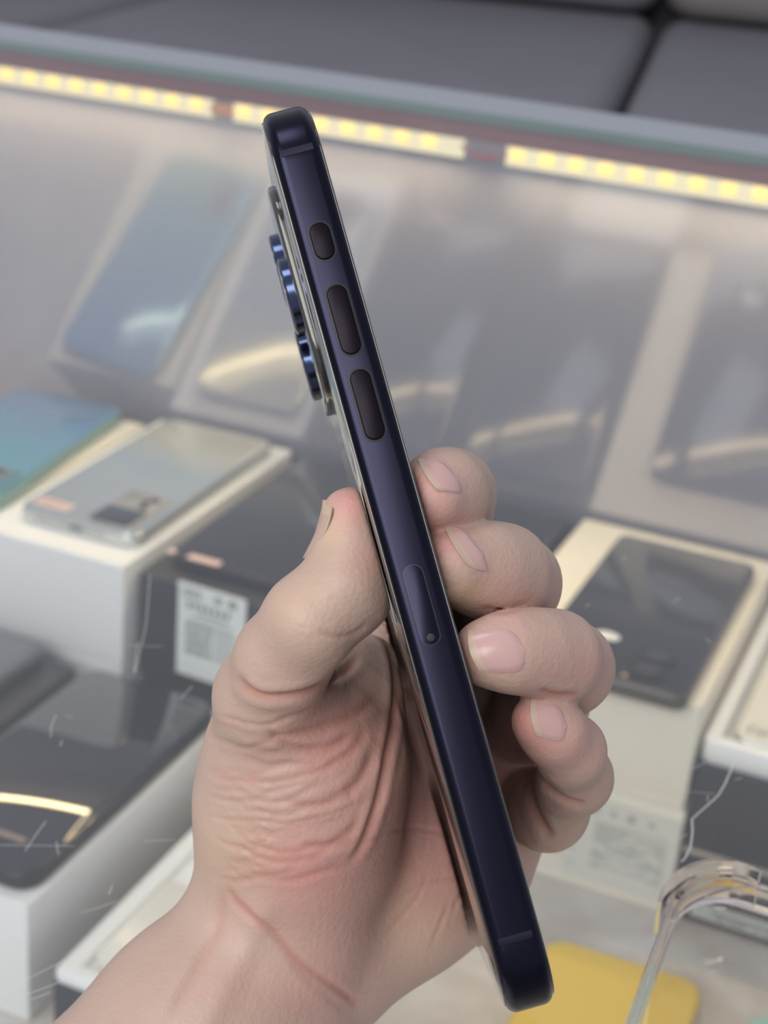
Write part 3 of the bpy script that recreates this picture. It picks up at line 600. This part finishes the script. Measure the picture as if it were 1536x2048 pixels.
# folds of loose skin on the thenar
rw = random.Random(11)
for i in range(17):
    t = i/16; y0 = 1420+t*330; xa = 410+rw.uniform(-15, 40); xb = 560+rw.uniform(-40, 190); sg = 34-20*t
    pts = [(xa+(xb-xa)*k/6, y0+sg*math.sin(math.pi*k/6)+rw.uniform(-7, 7)-(22*(k/6)**2 if xb > 640 else 0)) for k in range(7)]
    crease(pts, rw.uniform(0.10, 0.26), rw.uniform(4, 8), rw.uniform(0.15, 0.5), lip=0.4)
for i in range(26):
    x0 = rw.uniform(430, 520); y0 = rw.uniform(1560, 1740); ln = rw.uniform(30, 80); a = rw.uniform(-0.2, 0.7)
    crease([(x0, y0), (x0+ln*0.5*math.cos(a), y0+ln*0.5*math.sin(a)+4), (x0+ln*math.cos(a), y0+ln*math.sin(a))], rw.uniform(0.07, 0.15), rw.uniform(3.5, 5), 0.15, lip=0.4)
for pts, amp in (([(560, 1470), (620, 1462), (700, 1430), (760, 1400)], 0.35), ([(520, 1450), (580, 1490), (650, 1500), (720, 1455)], 0.45), ([(640, 1540), (700, 1500), (735, 1460)], 0.35), ([(690, 1600), (720, 1560), (750, 1500)], 0.4), ([(560, 1600), (640, 1610), (720, 1560)], 0.3), ([(600, 1690), (660, 1690), (730, 1640)], 0.35)):
    crease(pts, amp, 9, 0.6, lip=0.5)
for pts in ([(700, 1700), (790, 1660), (860, 1660), (930, 1690)], [(850, 1560), (855, 1640), (845, 1720)], [(800, 1790), (870, 1760), (950, 1760)], [(760, 1880), (830, 1800), (860, 1740)], [(900, 1830), (925, 1780), (940, 1730)], [(860, 1900), (880, 1850), (900, 1800)]): crease(pts, 0.15, 4, 0.3)
# redness of the skin itself
def blob(x, y, r, a, dmin=0, dmax=999):
    global redm
    redm += a*np.exp(-((pu-x)**2+(pv-y)**2)/r**2)*((SV[:, 2] > dmin) & (SV[:, 2] < dmax))
for x, y, r, a in ((695, 1010, 45, 0.9), (745, 1120, 40, 0.5), (640, 1500, 90, 0.45), (700, 1430, 90, 0.4), (580, 1710, 70, 0.45), (650, 1760, 90, 0.5), (560, 1790, 60, 0.2), (810, 1650, 160, 0.7), (900, 1780, 90, 0.35), (820, 1450, 70, 0.4), (700, 1900, 120, 0.25),
                   (850, 960, 50, 0.7), (890, 1030, 60, 0.45), (890, 1090, 45, 0.7), (1000, 1200, 80, 0.3), (935, 1310, 45, 0.6), (1045, 1440, 45, 0.9), (1100, 1480, 60, 0.4), (1180, 1500, 60, 0.3), (1000, 1600, 120, 0.6), (1190, 1330, 60, 0.35), (1050, 1330, 120, 0.2), (620, 1990, 90, 0.3), (470, 1990, 60, 0.2)): blob(x, y, r, a)
yel = np.zeros(len(SV))
for x, y, r, a in ((930, 1195, 35, 0.8), (655, 1060, 35, 0.6), (600, 1200, 80, 0.3), (450, 1700, 80, 0.3), (840, 1860, 80, 0.4), (1120, 1700, 60, 0.3), (1000, 1360, 40, 0.3)): yel += a*np.exp(-((pu-x)**2+(pv-y)**2)/r**2)
SV = SV+NRM*disp[:, None]
hand = bpy.data.meshes.new('person')
R3 = np.array([[CR[i], CD[i], CF[i]] for i in range(3)])
HB = cam2w(CP(384, 2054, 318)); WV = SV@R3.T-np.array(HB)
hand.from_pydata((WV/1000).tolist(), [], SQ.tolist()); hand.update()
hand.polygons.foreach_set('use_smooth', [True]*len(hand.polygons)); hand['scaled'] = 1
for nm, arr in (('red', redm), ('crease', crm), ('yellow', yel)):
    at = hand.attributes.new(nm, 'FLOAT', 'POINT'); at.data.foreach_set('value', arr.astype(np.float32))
def skinmat():
    M = bpy.data.materials.new('skin'); M.use_nodes = True; nt = M.node_tree; N_ = nt.nodes; Lk = nt.links.new; b = N_['Principled BSDF']
    def attr(n): a = N_.new('ShaderNodeAttribute'); a.attribute_name = n; return a.outputs['Fac']
    def mixc(f, c1, c2, ty='MIX'):
        m_ = N_.new('ShaderNodeMixRGB'); m_.blend_type = ty
        for i, v in ((0, f), (1, c1), (2, c2)):
            if isinstance(v, tuple): m_.inputs[i].default_value = (*v, 1)
            elif isinstance(v, float): m_.inputs[i].default_value = v
            else: Lk(v, m_.inputs[i])
        return m_.outputs[0]
    def math_(op, a, b_=None):
        m_ = N_.new('ShaderNodeMath'); m_.operation = op; m_.use_clamp = False
        for i, v in enumerate((a, b_)):
            if v is None: continue
            if isinstance(v, (int, float)): m_.inputs[i].default_value = v
            else: Lk(v, m_.inputs[i])
        return m_.outputs[0]
    tc = N_.new('ShaderNodeTexCoord')
    def noise(s, d=3): n = N_.new('ShaderNodeTexNoise'); n.inputs['Scale'].default_value = s; n.inputs['Detail'].default_value = d; Lk(tc.outputs['Object'], n.inputs['Vector']); return n.outputs['Fac']
    base = mixc(noise(70, 4), (0.43, 0.30, 0.24), (0.51, 0.375, 0.305))
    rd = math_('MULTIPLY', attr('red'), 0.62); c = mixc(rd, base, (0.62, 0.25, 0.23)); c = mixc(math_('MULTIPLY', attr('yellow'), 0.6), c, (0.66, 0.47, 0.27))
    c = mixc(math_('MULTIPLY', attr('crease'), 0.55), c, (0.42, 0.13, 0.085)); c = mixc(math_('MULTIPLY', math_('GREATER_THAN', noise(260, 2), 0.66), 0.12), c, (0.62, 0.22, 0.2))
    Lk(c, b.inputs['Base Color']); b.inputs['Roughness'].default_value = 0.48; b.inputs['Specular IOR Level'].default_value = 0.38
    b.inputs['Subsurface Weight'].default_value = 0.22; b.inputs['Subsurface Radius'].default_value = (1.0, 0.35, 0.2); b.inputs['Subsurface Scale'].default_value = 0.0035
    wv = N_.new('ShaderNodeTexWave'); wv.inputs['Scale'].default_value = 260; wv.inputs['Distortion'].default_value = 9; wv.inputs['Detail'].default_value = 2; wv.inputs['Detail Scale'].default_value = 0.25; Lk(tc.outputs['Object'], wv.inputs['Vector'])
    vo = N_.new('ShaderNodeTexVoronoi'); vo.inputs['Scale'].default_value = 1100; Lk(tc.outputs['Object'], vo.inputs['Vector'])
    h = math_('ADD', math_('MULTIPLY', wv.outputs['Fac'], 0.07), math_('ADD', math_('MULTIPLY', vo.outputs['Distance'], 0.5), math_('MULTIPLY', noise(420, 5), 1.2)))
    bp = N_.new('ShaderNodeBump'); bp.inputs['Strength'].default_value = 0.45; bp.inputs['Distance'].default_value = 0.00025; Lk(h, bp.inputs['Height']); Lk(bp.outputs[0], b.inputs['Normal'])
    return M
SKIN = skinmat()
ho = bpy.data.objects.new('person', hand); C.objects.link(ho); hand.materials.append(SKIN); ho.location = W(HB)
ho['label'] = 'left hand and bare forearm of a person holding up the dark blue phone'; ho['category'] = 'person'
# fingernails
NAIL = mat('nail', (0.50, 0.315, 0.29), 0.25, spec=0.5, coat=0.12); NAILF = mat('nail_free_edge', (0.50, 0.37, 0.28), 0.35)
def hit(px, py):
    """distance to the skin along a line of sight, marched through the field"""
    d0 = np.array([(px-768)/FPX, (py-1024)/FPX, 1.0]); z = np.arange(263, 340, 0.25); v = smp_(d0[None]*z[:, None]); k = np.argmax(v < 0)
    if v[k] >= 0: return None
    t = v[k-1]/(v[k-1]-v[k]); return d0*(z[k-1]+0.25*t)
def nail(c0, ax, L, nn, Wd, label=None, lift=0.28, fe=0.16):
    nS, nT = 30, 20; V = []; ax = np.array(ax)/np.hypot(*ax); nn = np.array(nn)/np.hypot(*nn)
    for i in range(nS+1):
        s = i/nS; wv = 1.0 if s < 0.5 else max(0.0, 1-((s-0.5)/0.505)**2.6)**0.42
        for j in range(nT+1):
            t = -1+2*j/nT; p = np.array(c0)+ax*(s*L-0.10*L*(1-t*t)*(1-s)**2)+nn*t*Wd/2*max(wv, 0.12); h_ = hit(*p)
            V.append(h_)
    good = [v for v in V if v is not None]; zz = np.median([v[2] for v in good])
    for i, v in enumerate(V):
        if v is None or v[2] > zz+6: V[i] = None
    P_ = np.array([v if v is not None else [np.nan]*3 for v in V]).reshape(nS+1, nT+1, 3)
    # one smooth plate: low-order fit of depth over the patch
    S_, T_ = np.meshgrid(np.linspace(0, 1, nS+1), np.linspace(-1, 1, nT+1), indexing='ij'); ok = ~np.isnan(P_[:, :, 2])
    B = lambda s, t: np.stack([np.ones_like(s), s, t, s*s, s*t, t*t, t*t*s, t**4], -1)
    co_, *_ = np.linalg.lstsq(B(S_[ok], T_[ok]), P_[:, :, 2][ok], rcond=None); Zf = B(S_, T_)@co_
    out = []
    for i in range(nS+1):
        s = i/nS; wv = 1.0 if s < 0.5 else max(0.0, 1-((s-0.5)/0.505)**2.6)**0.42
        for j in range(nT+1):
            t = -1+2*j/nT; p = np.array(c0)+ax*(s*L-0.10*L*(1-t*t)*(1-s)**2)+nn*t*Wd/2*max(wv, 0.12); edge = min(1.0, (1-abs(t))*5, (1-s)*6+0.0)
            z = Zf[i, j]-lift*(0.15+0.85*edge)-0.15*(1-min(1, s*5)); out.append(np.array([(p[0]-768)/FPX*z, (p[1]-1024)/FPX*z, z]))
    top = np.array(out); bot = top+np.array([0, 0, 0.45]); V = np.concatenate([top, bot]); n = (nS+1)*(nT+1); F = []; mi = []
    for i in range(nS):
        for j in range(nT):
            a = i*(nT+1)+j; F.append((a, a+1, a+nT+2, a+nT+1)); mi.append(0 if (i+0.5)/nS > fe*(0.62+0.38*((j+0.5)/nT)) else 1); F.append((a+n, a+n+nT+1, a+n+nT+2, a+n+1)); mi.append(1)
    rim = [j for j in range(nT+1)]+[(i+1)*(nT+1)+nT for i in range(nS)]+[nS*(nT+1)+j for j in range(nT-1, -1, -1)]+[i*(nT+1) for i in range(nS-1, 0, -1)]
    for k in range(len(rim)): a, b = rim[k], rim[(k+1) % len(rim)]; F.append((a, b, b+n, a+n)); mi.append(1)
    WVv = V@R3.T-np.array(HB); me = mesh('fingernail', WVv.tolist(), F, True, 60); bmx = bmesh.new(); bmx.from_mesh(me); bmesh.ops.recalc_face_normals(bmx, faces=bmx.faces); bmx.to_mesh(me); bmx.free()
    me.materials.append(NAIL); me.materials.append(NAILF)
    me.polygons.foreach_set('material_index', mi); return part('fingernail', me, None, ho, label)
nail((950, 1304), (1, -0.05), 100, (0.30, 1), 92, 'pink nail of the ring finger')
nail((1068, 1433), (1, 0.28), 68, (0.12, 1), 76, 'pink nail of the little finger', fe=0.2)
nail((912, 1090), (1, 0.32), 56, (0.5, 0.85), 98, 'nail of the middle finger seen at a slant', fe=0.35)
nail((858, 952), (1, 0.05), 56, (0.55, 0.85), 84, 'nail of the index finger seen at a slant', fe=0.25)
# thumb nail: a curved plate on the left of the thumb end, laid on the flesh from the side it faces
def thumb_nail():
    nS, nT = 16, 14; V = []; dr = np.array([math.cos(-0.1), 0, math.sin(-0.1)]); sd = np.array([-math.sin(-0.1), 0, math.cos(-0.1)])
    c0, c1 = np.array(CP(701, 1000, 281)), np.array(CP(701, 1116, 281)); t = np.arange(0, 22, 0.15)
    for i in range(nS+1):
        s_ = i/nS; wv = math.sqrt(max(0.0, 1-((s_-0.5)/0.51)**2)) if s_ > 0.5 else (0.45+0.55*math.sin(min(1, s_*4)*math.pi/2))
        for j in range(nT+1):
            u = -1+2*j/nT; o = c0+(c1-c0)*s_-dr*14+sd*(u*6.2*max(wv, 0.15)+0.2); v = smp_(o[None]+dr[None]*t[:, None]); k = int(np.argmax(v < 0)); tt = t[k] if v[k] < 0 else np.nan; V.append((s_, u, tt, o))
    S_ = np.array([v[0] for v in V]); T_ = np.array([v[1] for v in V]); D_ = np.array([v[2] for v in V]); ok = ~np.isnan(D_)
    B = np.stack([np.ones_like(S_), S_, S_*S_, T_, T_*T_, S_*T_, T_**4], -1); cf, *_ = np.linalg.lstsq(B[ok], D_[ok], rcond=None); Df = B@cf
    top = np.array([v[3]+dr*(d-0.25*(0.3+0.7*min(1, (1-abs(v[1]))*4, (1-v[0])*5))) for v, d in zip(V, Df)]); bot = top+dr*0.5; P_ = np.concatenate([top, bot]); n = len(top); F = []; mi = []
    for i in range(nS):
        for j in range(nT):
            a = i*(nT+1)+j; F.append((a, a+1, a+nT+2, a+nT+1)); F.append((a+n, a+n+nT+1, a+n+nT+2, a+n+1)); mi += [1 if i < 4 else 0, 1]
    rim = [j for j in range(nT+1)]+[(i+1)*(nT+1)+nT for i in range(nS)]+[nS*(nT+1)+j for j in range(nT-1, -1, -1)]+[i*(nT+1) for i in range(nS-1, 0, -1)]
    for k in range(len(rim)): a, b = rim[k], rim[(k+1) % len(rim)]; F.append((a, b, b+n, a+n)); mi.append(1)
    me = mesh('fingernail', (P_@R3.T-np.array(HB)).tolist(), F, True, 60); bmx = bmesh.new(); bmx.from_mesh(me); bmesh.ops.recalc_face_normals(bmx, faces=bmx.faces); bmx.to_mesh(me); bmx.free()
    me.materials.append(mat('thumb_nail', (0.48, 0.33, 0.27), 0.35)); me.materials.append(mat('thumb_nail_edge', (0.50, 0.38, 0.26), 0.4)); me.polygons.foreach_set('material_index', mi); part('fingernail', me, None, ho, 'thumb nail seen edge on')
thumb_nail()
print('hand lowest z', WV[:, 2].min()+HB.z, 'glass clearance', (WV[:, 2]+HB.z-(GZ+(WV[:, 1]+HB.y-GY)*GS)).min(), len(SV))
